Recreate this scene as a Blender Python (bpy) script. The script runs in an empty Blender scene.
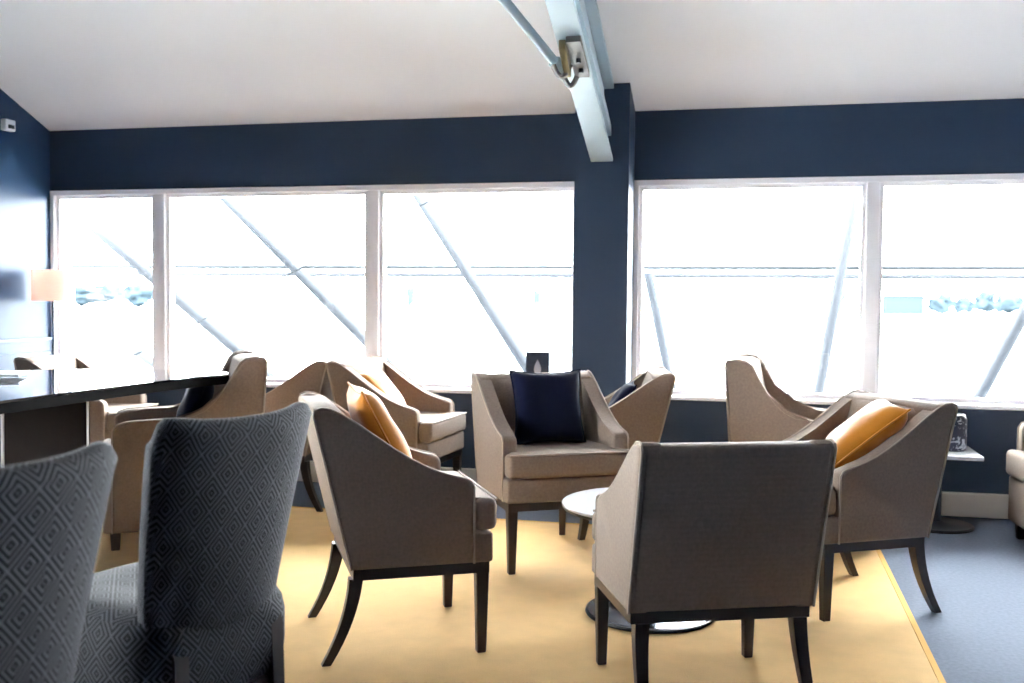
import bpy, bmesh, math, random
from mathutils import Vector, Matrix
random.seed(7)
SC = bpy.context.scene
COL = SC.collection
PI = math.pi

# ------------------------------------------------------------------ helpers
def tag(o, label=None, cat=None, group=None, kind=None):
    if label: o['label'] = label
    if cat: o['category'] = cat
    if group: o['group'] = group
    if kind: o['kind'] = kind
    return o

def empty(name, loc=(0, 0, 0), rz=0.0):
    o = bpy.data.objects.new(name, None)
    o.empty_display_size = 0.1
    o.location = loc
    o.rotation_euler = (0, 0, rz)
    COL.objects.link(o)
    return o

def obj(name, bm, mat, parent=None, sharp=35):
    bmesh.ops.recalc_face_normals(bm, faces=bm.faces[:])
    me = bpy.data.meshes.new(name)
    bm.to_mesh(me); bm.free()
    for p in me.polygons: p.use_smooth = True
    me.set_sharp_from_angle(angle=math.radians(sharp))
    if mat: me.materials.append(mat)
    o = bpy.data.objects.new(name, me)
    COL.objects.link(o)
    if parent: o.parent = parent
    return o

def copy_tree(o, parent=None):
    c = o.copy(); COL.objects.link(c); c.parent = parent
    for ch in list(o.children): copy_tree(ch, c)
    return c

def bevel(bm, r, seg=2, edges=None):
    es = edges if edges is not None else bm.edges[:]
    bmesh.ops.bevel(bm, geom=es, offset=r, segments=seg, profile=0.5, affect='EDGES', clamp_overlap=True)
    return bm

def add_box(bm, x0, x1, y0, y1, z0, z1):
    vs = [bm.verts.new((x, y, z)) for x in (x0, x1) for y in (y0, y1) for z in (z0, z1)]
    for f in ((0, 1, 3, 2), (4, 6, 7, 5), (0, 4, 5, 1), (2, 3, 7, 6), (0, 2, 6, 4), (1, 5, 7, 3)):
        bm.faces.new([vs[i] for i in f])
    return bm

def box(x0, x1, y0, y1, z0, z1, r=0, seg=2):
    bm = add_box(bmesh.new(), x0, x1, y0, y1, z0, z1)
    if r: bevel(bm, r, seg)
    return bm

def prism(pts, fn, t0, t1, bm=None):
    """pts: 2d outline; fn(a,b,t) -> 3d; extruded from t0 to t1"""
    bm = bm or bmesh.new()
    A = [bm.verts.new(fn(a, b, t0)) for a, b in pts]
    B = [bm.verts.new(fn(a, b, t1)) for a, b in pts]
    n = len(pts)
    bm.faces.new(A); bm.faces.new(list(reversed(B)))
    for i in range(n):
        bm.faces.new((A[i], A[(i + 1) % n], B[(i + 1) % n], B[i]))
    return bm

def smooth_line(pts, n=4, closed=False):
    """Catmull-Rom"""
    out = []
    m = len(pts)
    P = [Vector(p) for p in pts]
    rng = range(m) if closed else range(m - 1)
    for i in rng:
        p0 = P[(i - 1) % m] if (closed or i > 0) else P[i]
        p1 = P[i]; p2 = P[(i + 1) % m]
        p3 = P[(i + 2) % m] if (closed or i + 2 < m) else p2
        for k in range(n):
            t = k / n
            out.append(0.5 * ((2 * p1) + (-p0 + p2) * t + (2 * p0 - 5 * p1 + 4 * p2 - p3) * t * t + (-p0 + 3 * p1 - 3 * p2 + p3) * t ** 3))
    if not closed: out.append(P[-1])
    return [tuple(v) for v in out]

def tube(pts, r, seg=8, bm=None, closed=False):
    bm = bm or bmesh.new()
    P = [Vector(p) for p in pts]
    rs = r if isinstance(r, (list, tuple)) else [r] * len(P)
    rings = []
    up = None
    n = len(P)
    for i, p in enumerate(P):
        a = P[i - 1] if (i > 0 or closed) else P[i]
        b = P[(i + 1) % n] if (i < n - 1 or closed) else P[i]
        d = (b - a).normalized()
        if up is None:
            up = d.orthogonal().normalized()
        up = (up - d * up.dot(d))
        if up.length < 1e-6: up = d.orthogonal()
        up.normalize()
        s = d.cross(up)
        rings.append([bm.verts.new(p + (up * math.cos(2 * PI * k / seg) + s * math.sin(2 * PI * k / seg)) * rs[i]) for k in range(seg)])
    rng = range(n) if closed else range(n - 1)
    for i in rng:
        for k in range(seg):
            A, B = rings[i], rings[(i + 1) % n]
            bm.faces.new((A[k], A[(k + 1) % seg], B[(k + 1) % seg], B[k]))
    if not closed:
        bm.faces.new(rings[0]); bm.faces.new(list(reversed(rings[-1])))
    return bm

def lathe(prof, n=48, cx=0, cy=0, bm=None):
    """prof: list of (r,z) bottom to top; closed with caps when r>0 at the ends"""
    bm = bm or bmesh.new()
    rings = []
    for r, z in prof:
        if r < 1e-5: rings.append([bm.verts.new((cx, cy, z))])
        else: rings.append([bm.verts.new((cx + r * math.cos(2 * PI * k / n), cy + r * math.sin(2 * PI * k / n), z)) for k in range(n)])
    for A, B in zip(rings, rings[1:]):
        for k in range(n):
            k2 = (k + 1) % n
            if len(A) == 1: bm.faces.new((A[0], B[k2], B[k]))
            elif len(B) == 1: bm.faces.new((A[k], A[k2], B[0]))
            else: bm.faces.new((A[k], A[k2], B[k2], B[k]))
    if len(rings[0]) > 1: bm.faces.new(list(reversed(rings[0])))
    if len(rings[-1]) > 1: bm.faces.new(rings[-1])
    return bm

def bar(p0, p1, w, h, bm=None, taper=1.0):
    """rectangular bar from p0 to p1"""
    bm = bm or bmesh.new()
    p0, p1 = Vector(p0), Vector(p1)
    d = (p1 - p0).normalized()
    ref = Vector((0, 0, 1)) if abs(d.z) < 0.9 else Vector((1, 0, 0))
    s = d.cross(ref).normalized(); u = s.cross(d)
    q = []
    for p, k in ((p0, 1.0), (p1, taper)):
        q.append([bm.verts.new(p + s * (a * w / 2 * k) + u * (b * h / 2 * k)) for a, b in ((-1, -1), (1, -1), (1, 1), (-1, 1))])
    A, B = q
    bm.faces.new(A); bm.faces.new(list(reversed(B)))
    for i in range(4): bm.faces.new((A[i], A[(i + 1) % 4], B[(i + 1) % 4], B[i]))
    return bm

# ------------------------------------------------------------------ materials
def s2l(c):
    return tuple(((x / 255) / 12.92 if x / 255 <= 0.04045 else ((x / 255 + 0.055) / 1.055) ** 2.4) for x in c)

def M(name, rgb, rough=0.6, metal=0.0, spec=0.5, coat=0.0, coat_rough=0.05, sheen=0.0, bump=None, var=None):
    """bump=(scale,strength[,detail]); var=(scale,amount)"""
    m = bpy.data.materials.new(name); m.use_nodes = True
    nt = m.node_tree; b = nt.nodes['Principled BSDF']
    col = s2l(rgb)
    b.inputs['Base Color'].default_value = (*col, 1)
    b.inputs['Roughness'].default_value = rough
    b.inputs['Metallic'].default_value = metal
    b.inputs['Specular IOR Level'].default_value = spec
    b.inputs['Coat Weight'].default_value = coat
    b.inputs['Coat Roughness'].default_value = coat_rough
    if sheen:
        b.inputs['Sheen Weight'].default_value = sheen
        b.inputs['Sheen Roughness'].default_value = 0.5
    tc = nt.nodes.new('ShaderNodeTexCoord')
    if var:
        n = nt.nodes.new('ShaderNodeTexNoise'); n.inputs['Scale'].default_value = var[0]; n.inputs['Detail'].default_value = 4
        nt.links.new(tc.outputs['Object'], n.inputs['Vector'])
        mx = nt.nodes.new('ShaderNodeMix'); mx.data_type = 'RGBA'
        nt.links.new(n.outputs['Fac'], mx.inputs['Factor'])
        lo = tuple(max(0, c * (1 - var[1])) for c in col); hi = tuple(min(1, c * (1 + var[1])) for c in col)
        mx.inputs['A'].default_value = (*lo, 1); mx.inputs['B'].default_value = (*hi, 1)
        nt.links.new(mx.outputs['Result'], b.inputs['Base Color'])
    if bump:
        n2 = nt.nodes.new('ShaderNodeTexNoise'); n2.inputs['Scale'].default_value = bump[0]; n2.inputs['Detail'].default_value = 3
        nt.links.new(tc.outputs['Object'], n2.inputs['Vector'])
        bp = nt.nodes.new('ShaderNodeBump'); bp.inputs['Strength'].default_value = bump[1]; bp.inputs['Distance'].default_value = 0.002
        nt.links.new(n2.outputs['Fac'], bp.inputs['Height']); nt.links.new(bp.outputs['Normal'], b.inputs['Normal'])
    return m

def weave(name, ca, cb, scale=260, sheen=0.25):
    """woven upholstery: crossed threads of two close tones with a faint grid"""
    m = M(name, ca, 0.9, spec=0.2, sheen=sheen)
    nt = m.node_tree; b = nt.nodes['Principled BSDF']
    tc = nt.nodes.new('ShaderNodeTexCoord')
    # woven threads
    ws = []
    for direction in ('X', 'Y', 'Z'):
        w = nt.nodes.new('ShaderNodeTexWave'); w.wave_type = 'BANDS'; w.bands_direction = direction
        w.inputs['Scale'].default_value = scale / 6; w.inputs['Distortion'].default_value = 1.2
        w.inputs['Detail'].default_value = 2; w.inputs['Detail Scale'].default_value = 3
        nt.links.new(tc.outputs['Object'], w.inputs['Vector']); ws.append(w)
    a1 = nt.nodes.new('ShaderNodeMath'); a1.operation = 'ADD'
    nt.links.new(ws[0].outputs['Fac'], a1.inputs[0]); nt.links.new(ws[1].outputs['Fac'], a1.inputs[1])
    a2 = nt.nodes.new('ShaderNodeMath'); a2.operation = 'ADD'
    nt.links.new(a1.outputs[0], a2.inputs[0]); nt.links.new(ws[2].outputs['Fac'], a2.inputs[1])
    dv = nt.nodes.new('ShaderNodeMath'); dv.operation = 'DIVIDE'; dv.inputs[1].default_value = 3
    nt.links.new(a2.outputs[0], dv.inputs[0])
    ns = nt.nodes.new('ShaderNodeTexNoise'); ns.inputs['Scale'].default_value = 90; ns.inputs['Detail'].default_value = 4
    nt.links.new(tc.outputs['Object'], ns.inputs['Vector'])
    av = nt.nodes.new('ShaderNodeMath'); av.operation = 'MULTIPLY_ADD'; av.inputs[1].default_value = 0.25
    nt.links.new(dv.outputs[0], av.inputs[0])
    m5 = nt.nodes.new('ShaderNodeMath'); m5.operation = 'MULTIPLY'; m5.inputs[1].default_value = 0.8
    nt.links.new(ns.outputs['Fac'], m5.inputs[0]); nt.links.new(m5.outputs[0], av.inputs[2])
    mx = nt.nodes.new('ShaderNodeMix'); mx.data_type = 'RGBA'
    mx.inputs['A'].default_value = (*s2l(ca), 1); mx.inputs['B'].default_value = (*s2l(cb), 1)
    nt.links.new(av.outputs[0], mx.inputs['Factor']); nt.links.new(mx.outputs['Result'], b.inputs['Base Color'])
    bp = nt.nodes.new('ShaderNodeBump'); bp.inputs['Strength'].default_value = 0.2; bp.inputs['Distance'].default_value = 0.002
    nt.links.new(dv.outputs[0], bp.inputs['Height']); nt.links.new(bp.outputs['Normal'], b.inputs['Normal'])
    return m

def diamond_fabric(name, dark, light, a=0.074, bb=0.086):
    """black upholstery woven with grey concentric diamonds, laid out in the fabric's own uv (metres)"""
    m = M(name, dark, 0.8, spec=0.15, sheen=0.08)
    nt = m.node_tree; b = nt.nodes['Principled BSDF']
    uv = nt.nodes.new('ShaderNodeUVMap'); uv.uv_map = 'UVMap'
    sp = nt.nodes.new('ShaderNodeSeparateXYZ'); nt.links.new(uv.outputs['UV'], sp.inputs[0])
    def mth(op, i0, i1=None):
        n = nt.nodes.new('ShaderNodeMath'); n.operation = op
        for k, i in enumerate((i0, i1)):
            if i is None: continue
            if isinstance(i, (int, float)): n.inputs[k].default_value = i
            else: nt.links.new(i, n.inputs[k])
        return n.outputs[0]
    def tri(o, per):
        f = mth('FRACT', mth('DIVIDE', o, per))
        return mth('ABSOLUTE', mth('SUBTRACT', f, 0.5))
    d = mth('ADD', tri(sp.outputs['X'], a), tri(sp.outputs['Y'], bb))
    e = mth('MINIMUM', d, mth('SUBTRACT', 1.0, d))
    s = mth('COSINE', mth('MULTIPLY', e, 2 * PI / 0.165))
    ns = nt.nodes.new('ShaderNodeTexNoise'); ns.inputs['Scale'].default_value = 500
    nt.links.new(uv.outputs['UV'], ns.inputs['Vector'])
    s = mth('ADD', s, mth('MULTIPLY', mth('SUBTRACT', ns.outputs['Fac'], 0.5), 1.2))
    mr = nt.nodes.new('ShaderNodeMapRange'); mr.inputs['From Min'].default_value = -0.15; mr.inputs['From Max'].default_value = 0.75
    nt.links.new(s, mr.inputs['Value'])
    mx = nt.nodes.new('ShaderNodeMix'); mx.data_type = 'RGBA'
    mx.inputs['A'].default_value = (*s2l(dark), 1); mx.inputs['B'].default_value = (*s2l(light), 1)
    nt.links.new(mr.outputs['Result'], mx.inputs['Factor']); nt.links.new(mx.outputs['Result'], b.inputs['Base Color'])
    bp = nt.nodes.new('ShaderNodeBump'); bp.inputs['Strength'].default_value = 0.25; bp.inputs['Distance'].default_value = 0.002
    nt.links.new(mr.outputs['Result'], bp.inputs['Height']); nt.links.new(bp.outputs['Normal'], b.inputs['Normal'])
    return m

def glass_mat():
    m = bpy.data.materials.new('window_glass'); m.use_nodes = True
    nt = m.node_tree; nt.nodes.clear()
    o = nt.nodes.new('ShaderNodeOutputMaterial'); t = nt.nodes.new('ShaderNodeBsdfTransparent'); g = nt.nodes.new('ShaderNodeBsdfGlossy')
    t.inputs['Color'].default_value = (0.96, 0.98, 0.98, 1); g.inputs['Roughness'].default_value = 0.02
    fr = nt.nodes.new('ShaderNodeFresnel'); fr.inputs['IOR'].default_value = 1.3
    mx = nt.nodes.new('ShaderNodeMixShader')
    nt.links.new(fr.outputs[0], mx.inputs[0]); nt.links.new(t.outputs[0], mx.inputs[1]); nt.links.new(g.outputs[0], mx.inputs[2])
    nt.links.new(mx.outputs[0], o.inputs['Surface'])
    return m

FAB = weave('taupe_woven_fabric', (112, 96, 85), (150, 133, 119), 420, 0.06)
PIPE = M('pale_piping', (160, 145, 130), 0.8, spec=0.2, sheen=0.2)
WOOD = M('espresso_wood', (40, 26, 22), 0.35, spec=0.5, var=(14, 0.3))
DIA = diamond_fabric('diamond_fabric', (8, 9, 13), (82, 82, 88))
NAVYP = M('navy_paint', (44, 60, 82), 0.55, spec=0.4, bump=(120, 0.05))
NAVYG = M('navy_satin_panel', (44, 66, 94), 0.34, spec=0.22)
CEIL = M('white_ceiling_paint', (232, 230, 231), 0.85, spec=0.2, bump=(60, 0.04))
WHITE = M('white_trim_paint', (247, 243, 245), 0.45, spec=0.4)
TRUNK = M('off_white_trunking', (205, 200, 190), 0.5)
CARPET = M('blue_grey_carpet', (106, 113, 126), 0.95, spec=0.15, var=(60, 0.25), bump=(300, 0.5))
RUG = M('ochre_rug_pile', (215, 174, 110), 0.95, spec=0.1, sheen=0.2, var=(9, 0.14), bump=(250, 0.6))
RUGEDGE = M('ochre_rug_binding', (212, 168, 100), 0.9, spec=0.1)
NAVYC = M('navy_cushion_cloth', (10, 16, 40), 0.9, spec=0.1, sheen=0.05, bump=(220, 0.3))
OCHREC = M('ochre_velvet', (194, 120, 24), 0.7, spec=0.25, sheen=0.5, var=(14, 0.22), bump=(40, 0.4))
STEEL = M('painted_steel', (168, 186, 196), 0.4, spec=0.5)
BRACKET = M('galvanised_bracket', (110, 108, 106), 0.4, metal=0.6)
BRASS = M('yellow_zinc', (112, 102, 72), 0.4, metal=0.7)
DARKM = M('dark_metal', (24, 24, 28), 0.35, spec=0.5)
STONE = M('pale_table_top', (226, 226, 230), 0.12, spec=0.6)
STEELB = M('brushed_steel_disc', (120, 132, 150), 0.16, metal=0.75)
TABLETOP = M('polished_dark_tabletop', (20, 20, 25), 0.1, spec=0.9, coat=1.0, coat_rough=0.04)
SLAB = M('dark_brown_panel', (34, 25, 22), 0.7, spec=0.15, var=(16, 0.2))
SHADE = M('linen_shade', (238, 218, 208), 0.9, spec=0.1)
CHROME = M('chrome', (190, 196, 204), 0.2, metal=1.0)
PLASTIC = M('white_plastic', (225, 228, 232), 0.5)
SIGNM = M('slate_navy_card', (38, 52, 72), 0.6)
EMBLEM = M('silver_print', (176, 180, 192), 0.5)
PAPER = M('magazine_paper', (226, 226, 230), 0.4)
GLASS = glass_mat()
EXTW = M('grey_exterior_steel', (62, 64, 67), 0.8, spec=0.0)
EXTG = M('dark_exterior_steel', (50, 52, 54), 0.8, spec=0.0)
APRON = M('pale_concrete', (190, 192, 190), 0.9, spec=0.1, var=(0.02, 0.08))
TREEM = M('far_foliage', (38, 46, 51), 0.95, spec=0.0, var=(0.3, 0.3))
BLDM = M('far_cladding', (36, 42, 52), 0.9, spec=0.0)

# two nodes give the linen shade some translucency
def translucent(m, rgb, fac):
    nt = m.node_tree; b = nt.nodes['Principled BSDF']; o = nt.nodes['Material Output']
    t = nt.nodes.new('ShaderNodeBsdfTranslucent'); t.inputs['Color'].default_value = (*s2l(rgb), 1)
    mx = nt.nodes.new('ShaderNodeMixShader'); mx.inputs[0].default_value = fac
    nt.links.new(b.outputs[0], mx.inputs[1]); nt.links.new(t.outputs[0], mx.inputs[2]); nt.links.new(mx.outputs[0], o.inputs['Surface'])
translucent(SHADE, (240, 214, 202), 0.45)

# ------------------------------------------------------------------ room shell
D = 6.381; XL = -4.9; XR = 5.2; YB = -2.6; SL = 0.4152
ZW = 2.407
def ceil_z(y): return ZW + SL * (D - y)
YT = 2.3; ZT = ceil_z(YT)
TH = 0.22

def struct(name, bm, m, parent=None, label=None):
    o = obj(name, bm, m, parent)
    if parent is None: o['kind'] = 'structure'
    return o

struct('floor', box(XL - TH, XR + TH, YB - TH, D + TH, -0.12, 0.0), CARPET)
bm = prism([(D + TH, ZW - SL * TH), (YT, ZT), (YT, ZT + 0.15), (D + TH, ZW + 0.15 - SL * TH)],
           lambda a, b, t: (t, a, b), XL - TH, XR + TH)
struct('ceiling', bm, CEIL)
struct('added_soffit', box(XL - TH, XR + TH, YB - TH, YT, 3.0, 3.15), NAVYP)  # unseen dark soffit, added to cut bounce light on the near side
struct('added_bulkhead', box(XL - TH, XR + TH, YT - .1, YT - .001, 3.15, ZT + .15), NAVYP)  # unseen dark upright closing the added soffit up to the white ceiling
def sidewall(x0, x1, bm=None, ya=YB, yb=D, z0=0.0):
    za, zb_ = (ZT if ya <= YT else ceil_z(ya)), (ZT if yb <= YT else ceil_z(yb))
    mid = [(YT, ZT)] if ya < YT < yb else []
    return prism([(ya, z0), (yb, z0), (yb, zb_)] + mid + [(ya, za)], lambda a, b, t: (t, a, b), x0, x1, bm)
V0, V1, VZ0, VZ1 = 0.4, 2.6, 0.75, 2.15
bm = sidewall(XL - TH, XL, None, V1, D)
sidewall(XL - TH, XL, bm, YB, V0)
sidewall(XL - TH, XL, bm, V0, V1, VZ1)
add_box(bm, XL - TH, XL, V0, V1, 0, VZ0)
struct('wall_left', bm, NAVYG)
struct('wall_right', sidewall(XR, XR + TH), NAVYP)
struct('wall_front', box(XL - TH, XR + TH, YB - TH, YB, 0, ZT), NAVYP)
# window wall with two openings
W1 = (-4.9, -1.085); W2 = (-0.752, 5.0)
ZS, ZH = 0.639, 1.985
bm = bmesh.new()
add_box(bm, XL - TH, XR + TH, D, D + TH, 0, ZS)
prism([(D, ZH), (D + TH, ZH), (D + TH, ZW - SL * TH), (D, ZW)], lambda a, b, t: (t, a, b), XL - TH, XR + TH, bm)
add_box(bm, XL - TH, W1[0], D, D + TH, ZS, ZH)
add_box(bm, W1[1], W2[0], D, D + TH, ZS, ZH)
add_box(bm, W2[1], XR + TH, D, D + TH, ZS, ZH)
struct('wall_back', bm, NAVYP)
# pillar boxed out from the window wall
PF = 6.10
bm = prism([(D, 0), (PF, 0), (PF, ceil_z(PF)), (D, ZW)], lambda a, b, t: (t, a, b), -1.076, -0.75)
struct('trim_1', bm, NAVYP)
# chair-rail band on the left wall
bm = box(XL, XL + 0.035, V1 + .02, D - 0.02, 0.925, 0.945, 0.004)
add_box(bm, XL, XL + 0.012, V1 + .02, D - 0.02, 0.845, 0.925)
add_box(bm, XL, XL + 0.03, V1 + .02, D - 0.02, 0.825, 0.845)
struct('trim_2', bm, NAVYG)
# skirting trunking below the windows
struct('baseboard_back', box(XL + 0.01, XR, D - 0.05, D, 0.012, 0.148, 0.006), TRUNK)

def window(name, x0, x1, mullions, yin=D):
    w = empty(name, ((x0 + x1) / 2, D, 0)); w['kind'] = 'structure'
    inv = Matrix.Translation(-Vector(w.location))
    def add(nm, b, m):
        bmesh.ops.transform(b, matrix=inv, verts=b.verts[:])
        return obj(nm, b, m, w)
    b = bmesh.new()   # casing (fixed frame): head, jambs, cill member
    Y0, Y1 = D - 0.004, D + 0.12
    add_box(b, x0, x1, Y0, Y1, ZH - 0.034, ZH - 0.001)
    add_box(b, x0, x1, Y0, Y1, ZS + 0.001, ZS + 0.03)
    add_box(b, x0, x0 + 0.03, Y0, Y1, ZS + 0.03, ZH - 0.034)
    add_box(b, x1 - 0.03, x1, Y0, Y1, ZS + 0.03, ZH - 0.034)
    add('window_frame', b, WHITE)
    b = box(x0, x1, D - 0.09, D + 0.02, ZS + 0.002, ZS + 0.026, 0.006)
    add('window_sill', b, WHITE)
    xs = [x0 + 0.03] + [v for a in mullions for v in a] + [x1 - 0.03]
    for a, c in mullions:
        b = box(a, c, D + 0.0, D + 0.11, ZS + 0.03, ZH - 0.034, 0.006)
        add('mullion', b, WHITE)
    for i in range(0, len(xs), 2):
        a, c = xs[i], xs[i + 1]
        b = bmesh.new()   # inner sash of each light
        s = 0.024
        ya, yb = D + 0.03, D + 0.085
        add_box(b, a, c, ya, yb, ZH - 0.034 - s, ZH - 0.034)
        add_box(b, a, c, ya, yb, ZS + 0.03, ZS + 0.03 + s)
        add_box(b, a, a + s, ya, yb, ZS + 0.03 + s, ZH - 0.034 - s)
        add_box(b, c - s, c, ya, yb, ZS + 0.03 + s, ZH - 0.034 - s)
        add('sash', b, WHITE)
        add('window_pane', box(a + s, c - s, D + 0.054, D + 0.06, ZS + 0.03 + s, ZH - 0.034 - s), GLASS)
    return w
window('window_1', W1[0], W1[1], [(-4.086, -3.995), (-2.508, -2.425)])
window('window_2', W2[0], W2[1], [(0.615, 0.69), (2.09, 2.165), (3.55, 3.625)])

w3 = empty('window_3', (XL, (V0 + V1) / 2, 0)); w3['kind'] = 'structure'
def add3(nm, b, m):
    bmesh.ops.transform(b, matrix=Matrix.Translation(-Vector(w3.location)), verts=b.verts[:])
    return obj(nm, b, m, w3)
b = bmesh.new()
add_box(b, XL - .12, XL + .004, V0, V1, VZ1 - .04, VZ1 - .001); add_box(b, XL - .12, XL + .004, V0, V1, VZ0 + .001, VZ0 + .04)
add_box(b, XL - .12, XL + .004, V0, V0 + .04, VZ0 + .04, VZ1 - .04); add_box(b, XL - .12, XL + .004, V1 - .04, V1, VZ0 + .04, VZ1 - .04)
add3('window_frame', b, WHITE)
add3('mullion', box(XL - .11, XL, 1.465, 1.535, VZ0 + .04, VZ1 - .04, .006), WHITE)
add3('window_pane', box(XL - .066, XL - .06, V0 + .04, 1.465, VZ0 + .04, VZ1 - .04), GLASS)
add3('window_pane', box(XL - .066, XL - .06, 1.535, V1 - .04, VZ0 + .04, VZ1 - .04), GLASS)

# ------------------------------------------------------------------ rafter, tie rod
def zb(y): return 2.066 + 0.40 * (6.10 - y)     # underside of the rafter
r = empty('steel_rafter', (-0.911, 6.10, zb(6.10)))
loc = Vector(r.location)
def rel(b, o): bmesh.ops.transform(b, matrix=Matrix.Translation(-Vector(o.location)), verts=b.verts[:]); return b
ya, yb_ = PF + 0.0, 1.0
X0, X1 = -0.977, -0.846
def sl(y, dz): return (y, zb(y) + dz)
def topz(y): return ceil_z(y) + 0.0
b = prism([sl(ya, 0), sl(yb_, 0), sl(yb_, .022), sl(ya, .022)], lambda a, c, t: (t, a, c), X0, X1)
obj('bottom_flange', rel(b, r), STEEL, r)
b = prism([sl(ya, .022), sl(yb_, .022), (yb_, topz(yb_) - .03), (ya, topz(ya) - .03)], lambda a, c, t: (t, a, c), -0.918, -0.904)
obj('web', rel(b, r), STEEL, r)
b = prism([(ya, topz(ya) - .03), (yb_, topz(yb_) - .03), (yb_, topz(yb_) - .001), (ya, topz(ya) - .001)], lambda a, c, t: (t, a, c), X0, X1)
obj('top_flange', rel(b, r), STEEL, r)
b = prism([sl(ya, .15), sl(yb_, .15), sl(yb_, .21), sl(ya, .21)], lambda a, c, t: (t, a, c), -0.904, -0.858)
obj('stiffener_rail', rel(b, r), STEEL, r)
tag(r, 'pale blue-grey steel roof rafter running down the white ceiling to the navy pillar', 'beam')
# clamp under the rafter
cy = 5.08
cb = empty('rod_clamp', (-0.93, cy, zb(cy)))
b = prism([sl(cy + .16, -.001), sl(cy - .12, -.001), sl(cy - .12, -.03), sl(cy + .16, -.03)], lambda a, c, t: (t, a, c), -0.925, -0.852)
obj('clamp_plate', rel(b, cb), BRACKET, cb)
def hook(y, dz, rad, xa, xb):
    pts = [(xa + (xb - xa) * t, y, zb(y) - dz - rad * math.sin(PI * t)) for t in [k / 8 for k in range(9)]]
    return tube(pts, 0.014, 8)
obj('clamp_hook', rel(hook(cy + .05, .03, .06, -1.02, -.93), cb), BRACKET, cb)
obj('clamp_hook', rel(hook(cy + .16, .02, .05, -.985, -.915), cb), BRACKET, cb)
b = prism([sl(cy + .07, -.001), sl(cy - .10, -.001), sl(cy - .10, -.05), sl(cy + .07, -.085)], lambda a, c, t: (t, a, c), -0.965, -0.93)
bevel(b, .005)
obj('clamp_strap', rel(b, cb), BRASS, cb)
for yy in (cy + .01, cy + .09):
    b = lathe([(0.0, zb(yy) - .05), (.013, zb(yy) - .05), (.013, zb(yy) - .029), (0, zb(yy) - .029)], 6, -.885, yy)
    obj('clamp_bolt', rel(b, cb), DARKM, cb)
tag(cb, 'metal clamp with yellowed strap bolted under the steel rafter', 'bracket')
P0 = Vector((-0.996, 5.20, 2.42)); P1 = Vector((-1.2, 4.89, 2.672))
dv = (P1 - P0)
tr = empty('tie_rod', P0)
b = tube([P0, P0 + dv * 4.0], 0.024, 14)
obj('rod', rel(b, tr), STEEL, tr)
b = tube([P0 + dv * -0.02, P0 + dv * 0.12], 0.034, 14)
obj('end_collar', rel(b, tr), STEEL, tr)
tag(tr, 'round pale steel tie rod running up the ceiling from the rafter clamp', 'rod')

# small white sensor on the left wall
sn = empty('wall_sensor', (XL, 5.93, 2.37))
obj('housing', rel(box(XL, XL + .045, 5.89, 5.985, 2.335, 2.41, .008), sn), PLASTIC, sn)
obj('lens', rel(box(XL + .045, XL + .052, 5.91, 5.965, 2.35, 2.375, .003), sn), DARKM, sn)
tag(sn, 'small white sensor box high on the navy left wall below the ceiling', 'sensor')

# ------------------------------------------------------------------ rug
ru = empty('area_rug', (-1.2, 3.5, 0))
b = box(-3.62, 0.60, 2.92, 5.54, 0.0005, 0.011, 0.003)
obj('pile', rel(b, ru), RUG, ru)
b = bmesh.new()
add_box(b, -3.64, 0.622, 5.54, 5.562, 0.0005, 0.012); add_box(b, -3.64, 0.622, 2.898, 2.92, 0.0005, 0.012)
add_box(b, -3.64, -3.62, 2.92, 5.54, 0.0005, 0.012); add_box(b, 0.60, 0.622, 2.92, 5.54, 0.0005, 0.012)
obj('binding', rel(b, ru), RUGEDGE, ru)
tag(ru, 'large ochre yellow rug on the blue-grey carpet under the armchairs', 'rug')
RZ = 0.0115

# ------------------------------------------------------------------ armchairs
# local frame: x = sitter's right, y = forward, origin on the floor midway between the rear feet
def soft_box(x0, x1, y0, y1, z0, z1, r=0.03, crown=0.0, nx=10, ny=10, tcut=None):
    b = bmesh.new()
    add_box(b, x0, x1, y0, y1, z0, z1)
    bevel(b, r, 4)
    if crown:
        bmesh.ops.subdivide_edges(b, edges=[e for e in b.edges if e.calc_length() > 0.12], cuts=6, use_grid_fill=True)
        for v in b.verts:
            if v.co.z > (z0 + z1) / 2:
                u = (v.co.x - x0) / (x1 - x0); w = (v.co.y - y0) / (y1 - y0)
                k = max(0, math.sin(PI * min(1, max(0, u))) ** .6 * math.sin(PI * min(1, max(0, w))) ** .6)
                v.co.z += crown * k
    return b

def arm_profile(curve, rear_bottom, front_bottom):
    return [rear_bottom] + curve + [front_bottom]

def make_arm(parent, sgn, outline, top_curve, wi, wo):
    fn = lambda a, bb, t: (t * sgn, a, bb)
    b = prism(outline, fn, wi, wo)
    long = [e for e in b.edges if abs(e.verts[0].co.x - e.verts[1].co.x) < 1e-6]
    bevel(b, 0.016, 3, long)
    o = obj('arm', b, FAB, parent, 50)
    pts = [(sgn * (wo - 0.004), a, bb) for a, bb in outline]
    # piping follows the outer seam: back edge, top and front
    pb = tube([(x, y + (0 if i else 0), z) for i, (x, y, z) in enumerate(pts)], 0.0045, 6)
    obj('piping', pb, PIPE, o)
    return o

def sabre_leg(sgn, top, w=0.27, y0=0.10, yf=0.0, s0=0.046, s1=0.03):
    b = bmesh.new(); rings = []
    n = 8
    for i in range(n + 1):
        t = i / n
        z = top * (1 - t)
        y = y0 - (y0 - yf) * (0.25 * t + 0.75 * t * t)
        x = (w - 0.01 + 0.012 * t) * sgn
        s = s0 + (s1 - s0) * t
        rings.append([b.verts.new((x + a * s / 2, y + c * s / 2, z)) for a, c in ((-1, -1), (1, -1), (1, 1), (-1, 1))])
    for A, B in zip(rings, rings[1:]):
        for k in range(4): b.faces.new((A[k], A[(k + 1) % 4], B[(k + 1) % 4], B[k]))
    b.faces.new(rings[0]); b.faces.new(list(reversed(rings[-1])))
    return b

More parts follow.
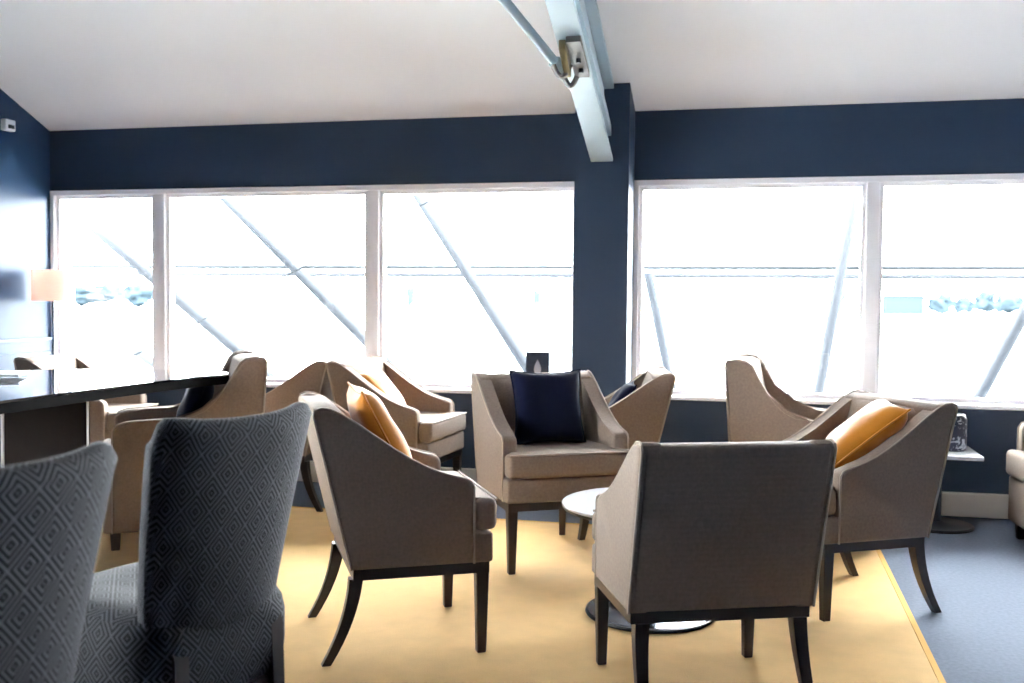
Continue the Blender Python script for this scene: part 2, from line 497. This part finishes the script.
def straight_leg(sgn, top, w, y, s0=0.046, s1=0.032):
    b = bmesh.new()
    rings = [[b.verts.new((sgn * w + a * s / 2, y + c * s / 2, z)) for a, c in ((-1, -1), (1, -1), (1, 1), (-1, 1))] for z, s in ((top, s0), (0, s1))]
    A, B = rings
    b.faces.new(A); b.faces.new(list(reversed(B)))
    for k in range(4): b.faces.new((A[k], A[(k + 1) % 4], B[(k + 1) % 4], B[k]))
    bevel(b, 0.003, 1)
    return b

def t_cushion(yr, yf, ya, wi, wo, z0, z1, crown):
    """seat cushion: narrow between the arms, full width in front of them"""
    out = [(-wi, yr), (wi, yr), (wi, ya), (wo, ya), (wo, yf), (-wo, yf), (-wo, ya), (-wi, ya)]
    b = prism(out, lambda a, c, t: (a, c, t), z0, z1)
    bevel(b, 0.026, 4)
    bmesh.ops.triangulate(b, faces=[f for f in b.faces if len(f.verts) > 4])
    return b

def make_armchair(name='armchair'):
    r = empty(name)
    top = [(-0.047, .846), (-0.042, .862), (-0.02, .870), (0.012, .866), (0.045, .850), (0.10, .815), (0.16, .772), (0.22, .730), (0.28, .692), (0.335, .662), (0.385, .641), (0.43, .627), (0.47, .618), (0.490, .609), (0.501, .590)]
    outline = [(0.08, .322)] + top + [(0.503, .322)]
    for sgn in (1, -1): make_arm(r, sgn, outline, top, 0.236, 0.31)
    # back
    prof = [(0.076, .324), (-0.05, .846), (-0.043, .862), (0.03, .862), (0.062, .848), (0.175, .42), (0.175, .324)]
    b = prism(prof, lambda a, c, t: (t, a, c), -0.2945, 0.2945)
    bevel(b, 0.010, 2)
    obj('backrest', b, FAB, r, 50)
    # padded inner back
    b = bmesh.new()
    n, mm = 9, 9
    vs = {}
    for side in (0, 1):
        for i in range(n + 1):
            for j in range(mm + 1):
                u = i / n; v = j / mm
                puff = 0.028 * (math.sin(PI * u) ** .5) * (math.sin(PI * v) ** .5)
                x = -0.232 + 0.464 * u; z = 0.545 + (0.845 - 0.545) * v
                y = 0.072 + (0.848 - z) / 0.428 * 0.113 - 0.012
                vs[side, i, j] = b.verts.new((x, y + (puff if side else -0.02), z))
    for side in (0, 1):
        for i in range(n):
            for j in range(mm):
                q = [vs[side, i, j], vs[side, i + 1, j], vs[side, i + 1, j + 1], vs[side, i, j + 1]]
                b.faces.new(q if side else list(reversed(q)))
    ring = [(i, 0) for i in range(n)] + [(n, j) for j in range(mm)] + [(i, mm) for i in range(n, 0, -1)] + [(0, j) for j in range(mm, 0, -1)]
    for k in range(len(ring)):
        p, q = ring[k], ring[(k + 1) % len(ring)]
        b.faces.new((vs[0, p[0], p[1]], vs[0, q[0], q[1]], vs[1, q[0], q[1]], vs[1, p[0], p[1]]))
    obj('back_pad', b, FAB, r, 60)
    b = box(-0.306, 0.306, 0.15, 0.572, 0.322, 0.428, 0.012, 3)
    obj('seat_base', b, FAB, r, 50)
    b = t_cushion(0.12, 0.588, 0.508, 0.232, 0.306, 0.432, 0.545, 0.012)
    cu = obj('seat_cushion', b, FAB, r, 50)
    rim = [(-0.306 + .008, 0.584, 0.54), (0.306 - .008, 0.584, 0.54)]
    obj('piping', tube(rim, 0.0045, 6), PIPE, cu)
    b = bmesh.new()
    add_box(b, -0.296, 0.296, 0.535, 0.56, 0.285, 0.3225); add_box(b, -0.296, 0.296, 0.088, 0.113, 0.285, 0.3225)
    add_box(b, -0.296, -0.271, 0.113, 0.535, 0.285, 0.3225); add_box(b, 0.271, 0.296, 0.113, 0.535, 0.285, 0.3225)
    obj('frame_rail', b, WOOD, r)
    for sgn in (1, -1):
        obj('leg', straight_leg(sgn, 0.287, 0.273, 0.537), WOOD, r)
        obj('leg', sabre_leg(sgn, 0.287), WOOD, r)
    return r

def make_wing_chair(name='lounge_chair'):
    r = empty(name)
    top = [(-0.025, .91), (-0.015, .928), (0.03, .934), (0.08, .926), (0.108, .905), (0.145, .835), (0.187, .765), (0.232, .708), (0.275, .670), (0.33, .645), (0.42, .634), (0.55, .630), (0.64, .626), (0.685, .612), (0.702, .585)]
    outline = [(0.03, .09)] + top + [(0.705, .09)]
    for sgn in (1, -1): make_arm(r, sgn, outline, top, 0.255, 0.33)
    prof = [(0.026, .092), (-0.03, .91), (-0.018, .922), (0.06, .922), (0.10, .905), (0.21, .40), (0.21, .092)]
    b = prism(prof, lambda a, c, t: (t, a, c), -0.316, 0.316); bevel(b, 0.012, 2)
    obj('backrest', b, FAB, r, 50)
    b = box(-0.326, 0.326, 0.18, 0.745, 0.09, 0.33, 0.014, 3)
    obj('seat_base', b, FAB, r, 50)
    b = t_cushion(0.14, 0.765, 0.712, 0.25, 0.326, 0.333, 0.47, 0.012)
    obj('seat_cushion', b, FAB, r, 50)
    for sgn in (1, -1):
        obj('leg', straight_leg(sgn, 0.092, 0.27, 0.69, 0.05, 0.04), WOOD, r)
        obj('leg', straight_leg(sgn, 0.092, 0.27, 0.10, 0.05, 0.04), WOOD, r)
    return r

def place(o, x, y, th, z=0.0):
    o.location = (x, y, z); o.rotation_euler = (0, 0, math.radians(th - 90))
    return o
def local(ch, w, s, z):
    a = ch.rotation_euler.z
    f = Vector((-math.sin(a), math.cos(a), 0)); rr = Vector((math.cos(a), math.sin(a), 0))
    return Vector(ch.location) + rr * w + f * s + Vector((0, 0, z))

GA = 'woven armchairs with dark wood legs'
GW = 'low lounge chairs on block feet'
A0 = make_armchair()
ARM = {}
arms = [
 ('F', -0.056, 3.052, 112.5, RZ, 'taupe armchair in the foreground with its dark plain back turned to the camera'),
 ('L', -1.523, 3.414, 29.3, RZ, 'taupe armchair seen side-on facing right, large ochre cushion on it, beside the patterned dining chairs'),
 ('C', -1.094, 5.054, 300.8, RZ, 'taupe armchair facing the camera with a square navy cushion on its seat'),
 ('R', 0.591, 4.620, 210.9, 0, 'taupe armchair on the right rug edge facing left with an ochre cushion lying tilted'),
 ('D', -0.50, 5.63, 190, RZ, 'taupe armchair facing left below the navy pillar, behind the chair with the navy cushion'),
 ('H', -2.31, 5.735, -3, RZ, 'taupe armchair facing right below the left window with a brightly lit white-looking seat'),
 ('G', -2.45, 5.745, 184, RZ, 'taupe armchair facing left, back to back with the chair with the brightly lit seat'),
 ('J', -4.33, 5.60, 10, 0, 'taupe armchair at the left wall corner, only its top showing over the dark table'),
]
for i, (k, x, y, th, z, lab) in enumerate(arms):
    o = A0 if i == 0 else copy_tree(A0)
    place(o, x, y, th, z); tag(o, lab, 'armchair', GA); ARM[k] = o
    o.scale = {'F': (.955,) * 3, 'R': (.975,) * 3, 'D': (.985,) * 3}.get(k, (1, 1, 1))
W0 = make_wing_chair()
wings = [
 ('I', -2.58, 4.975, 213, RZ, 'high-backed lounge chair tucked in at the rounded end of the dark table'),
 ('E', -0.10, 5.70, -5, RZ, 'high-backed lounge chair facing right in front of the right window, behind the foreground armchair'),
 ('Z', 2.09, 5.66, 184, 0, 'lounge chair cut off by the right edge of the photo beside the small table'),
]
for i, (k, x, y, th, z, lab) in enumerate(wings):
    o = W0 if i == 0 else copy_tree(W0)
    place(o, x, y, th, z); tag(o, lab, 'armchair', GW); ARM[k] = o

# ------------------------------------------------------------------ cushions
def cushion_mesh(size=0.40, thick=0.13, seed=0, wob=0.008):
    rnd = random.Random(seed)
    b = bmesh.new(); n = 16
    vs = {}
    for s in (1, -1):
        for i in range(n + 1):
            for j in range(n + 1):
                u = -1 + 2 * i / n; v = -1 + 2 * j / n
                edge = (i in (0, n) or j in (0, n))
                if edge and s == -1:
                    vs[s, i, j] = vs[1, i, j]; continue
                pin = 1 - 0.11 * (1 - v * v) * abs(u) ** 3 - 0.0
                pin2 = 1 - 0.11 * (1 - u * u) * abs(v) ** 3
                h = (max(0, 1 - u ** 4) ** .55) * (max(0, 1 - v ** 4) ** .55) * thick / 2
                h += 0 if edge else wob * math.sin(5 * u + seed) * math.cos(4 * v + 2 * seed) * (1 - u * u) * (1 - v * v)
                vs[s, i, j] = b.verts.new((u * size / 2 * pin, s * h, v * size / 2 * pin2))
    for s in (1, -1):
        for i in range(n):
            for j in range(n):
                q = [vs[s, i, j], vs[s, i + 1, j], vs[s, i + 1, j + 1], vs[s, i, j + 1]]
                try: b.faces.new(q if s < 0 else list(reversed(q)))
                except ValueError: pass
    return b

def cushion(mat, ch, w, s, z, tilt, spin, label, group, size=0.40, thick=0.13, yaw=0, seed=0):
    """tilt: lean back from vertical (deg); spin: turn in its own plane; centre at chair-local (w,s,z)"""
    o = obj('throw_cushion', cushion_mesh(size, thick, seed), mat, None, 80)
    a = ch.rotation_euler.z
    R = Matrix.Rotation(a + math.radians(yaw), 4, 'Z') @ Matrix.Rotation(math.radians(tilt), 4, 'X') @ Matrix.Rotation(math.radians(spin), 4, 'Y')
    o.matrix_world = Matrix.Translation(local(ch, w, s, z)) @ R
    # seam piping around the edge
    h = size / 2
    pts = []
    for k in range(4):
        for t in range(8):
            q = -1 + 2 * t / 8
            p = 1 - 0.11 * (1 - q * q)
            c = [(q, -p), (p, q), (-q, p), (-p, -q)][k]
            pts.append((c[0] * h, 0, c[1] * h))
    obj('seam', tube(pts, 0.004, 6, closed=True), mat, o)
    tag(o, label, 'cushion', group)
    return o
cushion(NAVYC, ARM['C'], 0.0, 0.235, 0.716, 14, 0, 'square navy cushion upright on the armchair facing the camera', 'navy cushions', .365, .13, 0, 1)
cushion(OCHREC, ARM['L'], -0.02, 0.225, 0.735, 28, 0, 'ochre cushion leaning back in the side-on armchair at centre left', 'ochre cushions', .40, .12, 0, 2)
cushion(OCHREC, ARM['R'], -0.06, 0.215, 0.705, 50, 0, 'ochre cushion lying tilted in the armchair at the right rug edge', 'ochre cushions', .38, .14, -28, 3)
cushion(OCHREC, ARM['H'], 0.08, 0.20, 0.685, 40, 0, 'ochre cushion mostly hidden in the armchair with the brightly lit seat below the left window', 'ochre cushions', .30, .10, 0, 4)
cushion(NAVYC, ARM['I'], 0.03, 0.31, 0.655, 20, 0, 'navy cushion in the high-backed lounge chair under the end of the dark table', 'navy cushions', .38, .13, 0, 5)
cushion(NAVYC, ARM['D'], 0.08, 0.22, 0.662, 36, 0, 'navy cushion just showing over the arm of the chair below the navy pillar', 'navy cushions', .28, .09, 0, 6)

# ------------------------------------------------------------------ round coffee table
ct = empty('coffee_table', (-0.389, 4.035, RZ))
b = lathe([(0, .412), (.33, .412), (.348, .418), (.353, .426), (.353, .430)], 64)
obj('table_rim', b, DARKM, ct)
b = lathe([(0, .430), (.353, .430), (.3535, .437), (.350, .440), (0, .440)], 64)
obj('tabletop', b, STONE, ct)
b = lathe([(.03, .022), (.03, .41)], 24); obj('pedestal', b, DARKM, ct)
b = lathe([(0, 0), (.252, 0), (.256, .006), (.254, .014), (.25, .015)], 64); obj('base_rim', b, DARKM, ct)
b = lathe([(.05, .0155), (.248, .0155), (.246, .018), (.06, .021), (.032, .03)], 64); obj('base_plate', b, STEELB, ct)
tag(ct, 'round pale-topped coffee table on a dark disc base between the armchairs', 'coffee table')

# ------------------------------------------------------------------ side table and jar by the right window
st = empty('side_table', (0.99, 6.09, 0))
obj('tabletop', rel(box(0.765, 1.19, 5.87, 6.30, 0.405, 0.428, .004), st), STONE, st)
b = lathe([(0, 0.0), (.20, 0.0), (.202, .01), (.195, .016), (.05, .024), (.03, .034), (0, .034)], 48); obj('base', b, DARKM, st)
b = lathe([(.03, .03), (.03, .405)], 24); obj('pedestal', b, DARKM, st)
tag(st, 'small square white-topped side table on a dark pedestal by the right window', 'side table')

def leaf_jar_mat():
    m = M('navy_botanical_glaze', (22, 30, 52), 0.4)
    nt = m.node_tree; b = nt.nodes['Principled BSDF']
    tc = nt.nodes.new('ShaderNodeTexCoord'); n = nt.nodes.new('ShaderNodeTexNoise'); n.inputs['Scale'].default_value = 26; n.inputs['Detail'].default_value = 3; n.inputs['Distortion'].default_value = 1.5
    nt.links.new(tc.outputs['Object'], n.inputs['Vector'])
    mr = nt.nodes.new('ShaderNodeMapRange'); mr.inputs['From Min'].default_value = .53; mr.inputs['From Max'].default_value = .6
    nt.links.new(n.outputs['Fac'], mr.inputs['Value'])
    mx = nt.nodes.new('ShaderNodeMix'); mx.data_type = 'RGBA'
    mx.inputs['A'].default_value = (*s2l((22, 30, 52)), 1); mx.inputs['B'].default_value = (*s2l((170, 178, 188)), 1)
    nt.links.new(mr.outputs['Result'], mx.inputs['Factor']); nt.links.new(mx.outputs['Result'], b.inputs['Base Color'])
    return m
jar = obj('patterned_jar', lathe([(0, 0), (.058, 0), (.066, .006), (.068, .03), (.068, .175), (.060, .19), (.056, .20), (.048, .20), (.046, .19), (0, .188)], 40), leaf_jar_mat())
jar.location = (1.075, 6.10, 0.4285)
tag(jar, 'dark navy jar with a pale leafy pattern standing on the small side table', 'jar')

# ------------------------------------------------------------------ dark table at left
dt = empty('dining_table', (-3.2, 3.3, RZ))
raw = [(-2.70, 1.7), (-2.69, 2.4), (-2.68, 3.2), (-2.665, 3.8), (-2.62, 4.4), (-2.575, 4.62), (-2.60, 4.74), (-2.76, 4.82), (-3.0, 4.82), (-3.3, 4.76), (-3.56, 4.62), (-3.68, 4.40), (-3.73, 4.0), (-3.75, 3.2), (-3.76, 2.4), (-3.76, 1.7), (-3.5, 1.4), (-2.95, 1.4)]
oc = smooth_line(raw, 8, True)
ZT1 = 0.86
b = prism(oc, lambda a, c, t: (-3.2 + (a + 3.2) * .994, c * .9985, t), ZT1 - 0.05, ZT1 - 0.0105)
obj('edge_band', rel(b, dt), M('matt_dark_edge', (10, 10, 11), 0.85, spec=0.05), dt)
b = prism(oc, lambda a, c, t: (a, c, t), ZT1 - 0.010, ZT1)
bevel(b, 0.002, 2, [e for e in b.edges if abs(e.verts[0].co.z - e.verts[1].co.z) < 1e-6])
obj('tabletop', rel(b, dt), TABLETOP, dt)
for yy in (2.3, 3.98):
    b = box(-3.285, -2.86, yy - .03, yy - .005, RZ, ZT1 - .05, .003)
    sl_ = obj('pedestal_panel', rel(b, dt), SLAB, dt)
    b = bmesh.new()
    add_box(b, -3.30, -3.286, yy - .034, yy - .02, RZ, ZT1 - .05)
    obj('edge_trim', rel(b, dt), PLASTIC, sl_)
    obj('edge_trim', rel(box(-2.859, -2.853, yy - .034, yy - .026, RZ, ZT1 - .05), dt), PLASTIC, sl_)
tag(dt, 'long dark polished table with a rounded end at the left, top mirroring the windows', 'table')
mg = empty('magazine', (-3.42, 4.1, RZ + ZT1), 0.5)
obj('pages', box(-.10, .10, -.14, .14, 0.001, 0.010, .001), PAPER, mg)
obj('cover', box(-.104, .104, -.143, .143, 0.0105, 0.0125), PAPER, mg)
tag(mg, 'thin pale magazine lying on the far left of the dark table', 'magazine')

# ------------------------------------------------------------------ patterned dining chairs (local: x right, y forward)
def uv_grid(b, P, uv, closed_u=False):
    """P[i][j] points, uv[i][j]"""
    lay = b.loops.layers.uv.get('UVMap') or b.loops.layers.uv.new('UVMap')
    V = [[b.verts.new(p) for p in row] for row in P]
    n, m = len(P), len(P[0])
    for i in range(n - 1):
        for j in range(m - 1):
            f = b.faces.new((V[i][j], V[i + 1][j], V[i + 1][j + 1], V[i][j + 1]))
            for l, (a, c) in zip(f.loops, ((i, j), (i + 1, j), (i + 1, j + 1), (i, j + 1))):
                l[lay].uv = uv[a][c]

def make_dining_chair():
    r = empty('dining_chair')
    # curved upholstered back: a padded shell, wrapped as one sheet of fabric
    W_, ZB, ZTP, T = 0.238, 0.505, 0.955, 0.06
    def section(u):          # u in -1..1 across: centre line (x, y) and normal
        x = W_ * math.sin(u * 1.15) / math.sin(1.15)
        y = 0.06 * (abs(u) ** 2.2)
        return x, y
    def backpt(u, v, side, infl):   # v 0..1 up
        x, y = section(u)
        du = 0.01; xa, ya = section(u + du); xb, yb2 = section(u - du)
        tx, ty = xa - xb, ya - yb2; L = math.hypot(tx, ty); nx, ny = ty / L, -tx / L   # outward (rear)
        z = ZB + (ZTP - ZB) * v + 0.022 * (u * u) * v - 0.01 * (1 - v) * 0
        lean = -0.085 * v ** 1.2 + 0.02
        wid = 0.80 + 0.20 * v ** 0.8
        return ((x * wid + nx * side * infl), y + lean + ny * side * infl, z)
    b = bmesh.new()
    # loop around the cross section vertically: front bottom -> front top -> rear top -> rear bottom
    P, UV = [], []
    NU = 26
    loopv = []
    K = 14
    for k in range(K + 1): loopv.append((k / K, -1))
    for k in range(1, 6): loopv.append((1 + 0.0, -1 + 2 * k / 6))
    for k in range(K + 1): loopv.append((1 - k / K, 1))
    for k in range(1, 6): loopv.append((0.0, 1 - 2 * k / 6))
    loopv.append(loopv[0])
    for i in range(NU + 1):
        u = -1 + 2 * i / NU
        row, ur = [], []
        e = max(0.0, 1 - abs(u) ** 14) ** 0.5
        vv = 0
        prev = None
        for (v, s) in loopv:
            if v >= 1: z_add = (1 - s * s) ** .5 * T / 2 * 0.9
            elif v <= 0: z_add = -((1 - s * s) ** .5) * T / 2 * 0.9
            else: z_add = 0
            rnd = 1.0
            # round the top and bottom outer corners
            cv = min(v, 1 - v)
            inset = 0.0
            ee = max(e, 0.12)
            p = backpt(u * (1 - 0.03 * (1 - min(1, cv / .10)) ** 2), v, s, T / 2 * ee)
            p = (p[0], p[1], p[2] + z_add * ee - (0.035 * max(0, abs(u) - .8) / .2 * (1 if v > .5 else -1) * max(0, 1 - cv / .12) ** 2 * max(0, abs(u) - .8) / .2))
            if prev is not None: vv += (Vector(p) - Vector(prev)).length
            prev = p
            row.append(p); ur.append((u * 0.285 + 0.036, vv))
        P.append(row); UV.append(ur)
    uv_grid(b, P, UV)
    # close the two ends
    bmesh.ops.remove_doubles(b, verts=b.verts[:], dist=1e-5)
    bd = [e for e in b.edges if e.is_boundary]
    fs = bmesh.ops.holes_fill(b, edges=bd)['faces']
    obj('backrest', b, DIA, r, 70)
    # seat: thick rounded cushion
    b = bmesh.new()
    NA = 64
    prof = [(0.0, .545, 0), (.35, .56, 0), (.62, .56, 0), (.82, .553, 0), (.92, .54, 0), (.92, .54, 1), (.975, .515, 1), (1.0, .48, 1), (1.0, .41, 1), (.985, .365, 1), (.95, .342, 1), (.86, .332, 1), (0.0, .332, 1)]
    P, UV = [], []
    for k in range(NA + 1):
        a = 2 * PI * k / NA
        ca, sa = math.cos(a), math.sin(a)
        sup = (abs(ca) ** 5 + abs(sa) ** 5) ** (-1 / 5)
        row, ur = [], []
        vv = 0; prev = None
        for q, z, side in prof:
            x = ca * sup * 0.245 * q; y = 0.245 + sa * sup * 0.255 * q
            x *= 1 + 0.06 * (y - 0.2)
            p = (x, y, z)
            if prev: vv += (Vector(p) - Vector(prev)).length
            prev = p; row.append(p)
            if not side: ur.append((x, y))
            else: ur.append((a / (2 * PI) * 1.728, z))
        P.append(row); UV.append(ur)
    uv_grid(b, P, UV)
    bmesh.ops.remove_doubles(b, verts=b.verts[:], dist=1e-5)
    obj('seat', b, DIA, r, 70)
    for sgn in (1, -1):
        b = straight_leg(sgn, 0.335, 0.19, 0.43, .042, .03); obj('leg', b, WOOD, r)
        b = bmesh.new(); rings = []
        for z, y, s in ((0.56, 0.055, .032), (0.46, 0.012, .04), (0.22, 0.0, .036), (0.0, -0.05, .03)):
            rings.append([b.verts.new((sgn * 0.15 + a * s / 2, y + c * s / 2, z)) for a, c in ((-1, -1), (1, -1), (1, 1), (-1, 1))])
        for A, B in zip(rings, rings[1:]):
            for k in range(4): b.faces.new((A[k], A[(k + 1) % 4], B[(k + 1) % 4], B[k]))
        b.faces.new(rings[0]); b.faces.new(list(reversed(rings[-1])))
        obj('leg', b, WOOD, r)
    b = bmesh.new()
    add_box(b, -0.18, 0.18, 0.39, 0.42, 0.30, 0.334); add_box(b, -0.14, 0.14, 0.005, 0.03, 0.30, 0.334)
    add_box(b, -0.165, -0.14, 0.005, 0.39, 0.30, 0.334); add_box(b, 0.14, 0.165, 0.005, 0.39, 0.30, 0.334)
    obj('frame_rail', b, WOOD, r)
    return r
d0 = make_dining_chair()
place(d0, -1.165, 2.12, 164); tag(d0, 'black and grey diamond-patterned dining chair, the whole back showing, beside the ochre-cushion armchair', 'dining chair', 'diamond-patterned dining chairs')
d1 = copy_tree(d0); place(d1, -1.195, 1.38, 165); tag(d1, 'black and grey diamond-patterned dining chair cut off by the left edge of the photo', 'dining chair', 'diamond-patterned dining chairs')

# ------------------------------------------------------------------ floor lamp in the left corner
fl = empty('floor_lamp', (-4.70, 6.14, 0))
b = bmesh.new()
n = 40; R0, R1 = .148, .155
def ring_wall(b, ro, ri, z0, z1, n=40):
    v = [[b.verts.new((rr * math.cos(2 * PI * k / n), rr * math.sin(2 * PI * k / n), z)) for k in range(n)] for rr, z in ((ro, z0), (ro, z1), (ri, z1), (ri, z0))]
    for q in range(4):
        for k in range(n): b.faces.new((v[q][k], v[q][(k + 1) % n], v[(q + 1) % 4][(k + 1) % n], v[(q + 1) % 4][k]))
    return b
ring_wall(b, .138, .135, 1.205, 1.417)
obj('lamp_shade', b, SHADE, fl)
obj('pole', lathe([(.011, .02), (.011, 1.40)], 16), CHROME, fl)
obj('base', lathe([(0, 0), (.12, 0), (.12, .015), (.03, .024), (.011, .04)], 40), CHROME, fl)
b = bmesh.new()
for k in range(3):
    a = k * 2 * PI / 3
    tube([(0, 0, 1.39), (.135 * math.cos(a), .135 * math.sin(a), 1.39)], .003, 6, b)
obj('shade_spider', b, CHROME, fl)
tag(fl, 'floor lamp with a drum shade of pinkish linen in the left window corner', 'lamp')

# ------------------------------------------------------------------ small sign on the sill
sg = empty('counter_sign', (-1.338, 6.335, ZS + 0.026))
bd = box(-.0755, .0755, -.008, .008, 0, .25, .002)
obj('board', bd, SIGNM, sg)
b = bmesh.new()
drop = []
for k in range(28):
    t = k / 28 * 2 * PI
    drop.append((0.030 * math.sin(t) * (math.sin(t / 2) ** 1.1), 0.046 * math.cos(t)))
b = prism(drop, lambda a, c, t: (a, t, c + .155), -.0105, -.0081)
obj('drop_emblem', b, EMBLEM, sg)
obj('foot', box(-.06, .06, -.03, .03, -.0005, .006), SIGNM, sg)
tag(sg, 'small dark navy sign with a pale drop emblem standing on the window sill', 'sign')

# ------------------------------------------------------------------ outside
YE = 7.3
def ext_beam(name, p, q, w, h, m, label, cat, zlo=None, zhi=None, Y=YE, group=None):
    (x0, z0), (x1, z1) = [(x * Y / YE, 1.25 + (z - 1.25) * Y / YE) for x, z in (p, q)]
    if zlo is not None:
        k = (x1 - x0) / (z1 - z0)
        xa, za = x0 + (zhi - z0) * k, zhi
        xb, zb_ = x0 + (zlo - z0) * k, zlo
    else: xa, za, xb, zb_ = x0, z0, x1, z1
    bm = tube([(0, 0, 0), (xb - xa, 0, zb_ - za)], w / 2, 20)
    o = obj(name, bm, m); o.location = (xa, Y, za)
    return tag(o, label, cat, group)
GZ = -3.6
GB = 'white diagonal steel braces outside the windows'
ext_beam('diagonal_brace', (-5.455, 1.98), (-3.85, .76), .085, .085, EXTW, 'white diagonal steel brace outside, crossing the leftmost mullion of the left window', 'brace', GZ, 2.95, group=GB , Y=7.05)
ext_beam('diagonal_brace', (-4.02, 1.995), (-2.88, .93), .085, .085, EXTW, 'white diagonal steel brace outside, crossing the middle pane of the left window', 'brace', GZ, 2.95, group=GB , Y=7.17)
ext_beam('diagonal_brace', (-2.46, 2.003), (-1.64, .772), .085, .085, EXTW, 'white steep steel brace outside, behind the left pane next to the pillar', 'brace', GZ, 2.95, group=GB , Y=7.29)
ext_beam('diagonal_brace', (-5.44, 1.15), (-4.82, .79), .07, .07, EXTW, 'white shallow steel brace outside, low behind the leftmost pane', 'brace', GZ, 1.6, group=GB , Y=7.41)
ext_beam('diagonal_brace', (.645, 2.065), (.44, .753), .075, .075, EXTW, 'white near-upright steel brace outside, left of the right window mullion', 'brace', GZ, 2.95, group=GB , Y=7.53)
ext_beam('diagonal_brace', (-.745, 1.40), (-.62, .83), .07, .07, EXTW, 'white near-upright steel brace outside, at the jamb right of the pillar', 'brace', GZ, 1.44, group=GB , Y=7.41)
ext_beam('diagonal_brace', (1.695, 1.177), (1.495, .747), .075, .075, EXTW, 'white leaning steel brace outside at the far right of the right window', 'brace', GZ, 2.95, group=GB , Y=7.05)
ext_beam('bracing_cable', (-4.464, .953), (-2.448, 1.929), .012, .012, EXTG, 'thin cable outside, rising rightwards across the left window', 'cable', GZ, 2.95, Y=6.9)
hr = obj('guard_rail', tube([(-12, 0, 0), (12, 0, 0)], .017, 10), EXTG); hr.location = (0, YE + .45, 1.49)
tag(hr, 'thin grey horizontal rail outside running across both windows', 'rail')
h2 = obj('guard_rail', tube([(-12, 0, 0), (12, 0, 0)], .02, 10), EXTW); h2.location = (0, YE + .45, 1.43)
tag(h2, 'white horizontal rail outside just under the grey rail', 'rail')
b = bmesh.new(); add_box(b, -900, 900, -300, 1500, GZ - .3, GZ)
o = obj('ground', b, APRON); o['kind'] = 'structure'

from mathutils import noise
def far_tree(x, y, h, w, label, seed):
    b = bmesh.new()
    bmesh.ops.create_icosphere(b, subdivisions=3, radius=1)
    for v in b.verts:
        k = 1 + .75 * noise.noise(v.co * 1.9 + Vector((seed * 3.1, 0, 0)))
        v.co = Vector((v.co.x * w / 2 * k, v.co.y * w / 2 * k, h * .58 + v.co.z * h * .42 * k))
    t = empty('far_tree', (x, y, GZ))
    obj('crown', b, TREEM, t)
    obj('trunk', tube([(0, 0, 0), (0, 0, h * .5)], h * .03, 8), TREEM, t)
    tag(t, label, 'tree', 'trees far across the airfield')
def px_dir(px):  # direction on the ground towards a photo column
    a = math.atan((px - 512) / 1028.03) - 0.23353
    return math.sin(a), math.cos(a)
R_ = 420
def far(px): 
    s, c_ = px_dir(px); return s * R_, c_ * R_
for i, (px, h, w, lab) in enumerate([
  (942, 7.5, 6.5, 'hazy far tree, leftmost of the clump in the right window'),
  (961, 6.5, 6, 'low hazy far tree left of the tallest one in the right window'),
  (984, 9, 6.8, 'tallest hazy far tree in the clump of the right window'),
  (1010, 8, 8, 'hazy far tree in the clump near the right photo edge'),
  (80, 8, 10, 'hazy far tree beside the lamp shade in the left window'),
  (107, 10, 8.6, 'hazy far tree, tallest in the leftmost pane'),
  (137, 9, 9, 'hazy far tree in the leftmost pane nearest the mullion'),
  (410, 9, 3.4, 'narrow hazy far tree in the pane left of the pillar'),
  (536, 9, 3.4, 'narrow hazy far tree beside the pillar'),
  (838, 9, 4, 'narrow hazy far tree behind the near-upright brace in the right window')]):
    x, y = far(px); q = 1 + 0.05 * (i % 3); far_tree(x * q, y * q, h, w * (1.35 if w > 5 else 1), lab, i)
x, y = far(902)
fb = empty('far_building', (x, y, GZ), 0.0)
obj('wall', box(-7, 7, -4, 4, 0, 6.4), BLDM, fb)
obj('roof', prism([(-7.4, 6.4), (7.4, 6.4), (6.4, 7.4), (-6.4, 7.4)], lambda a, c, t: (a, t, c), -4.3, 4.3), BLDM, fb)
tag(fb, 'hazy flat grey-blue building far outside, right of the right window mullion', 'building')

# ------------------------------------------------------------------ light
w = bpy.data.worlds.new('overcast_sky'); SC.world = w; w.use_nodes = True
bg = w.node_tree.nodes['Background']
bg.inputs['Color'].default_value = (0.94, 0.97, 1.0, 1); bg.inputs['Strength'].default_value = 20.0

# ------------------------------------------------------------------ camera
F, yaw, pitch, roll = 1028.03, .23353, .04195, .008692
f = Vector((-math.sin(yaw) * math.cos(pitch), math.cos(yaw) * math.cos(pitch), -math.sin(pitch)))
rv = Vector((math.cos(yaw), math.sin(yaw), 0)); uvv = rv.cross(f)
r2 = rv * math.cos(roll) + uvv * math.sin(roll); u2 = -rv * math.sin(roll) + uvv * math.cos(roll)
cam = bpy.data.cameras.new('camera'); cam.sensor_fit = 'HORIZONTAL'; cam.sensor_width = 36; cam.lens = F / 1024 * 36
cam.clip_start = 0.05; cam.clip_end = 4000
cam.dof.use_dof = True; cam.dof.focus_distance = 4.0; cam.dof.aperture_fstop = 3.2
co = bpy.data.objects.new('camera', cam); COL.objects.link(co)
mat = Matrix((r2, u2, -f)).transposed().to_4x4(); mat.translation = (0, 0, 1.25)
co.matrix_world = mat
SC.camera = co
SC.view_settings.view_transform = 'Standard'; SC.view_settings.look = 'None'
SC.view_settings.gamma = 1.0; SC.view_settings.use_curve_mapping = False
SC.view_settings.exposure = 1.85
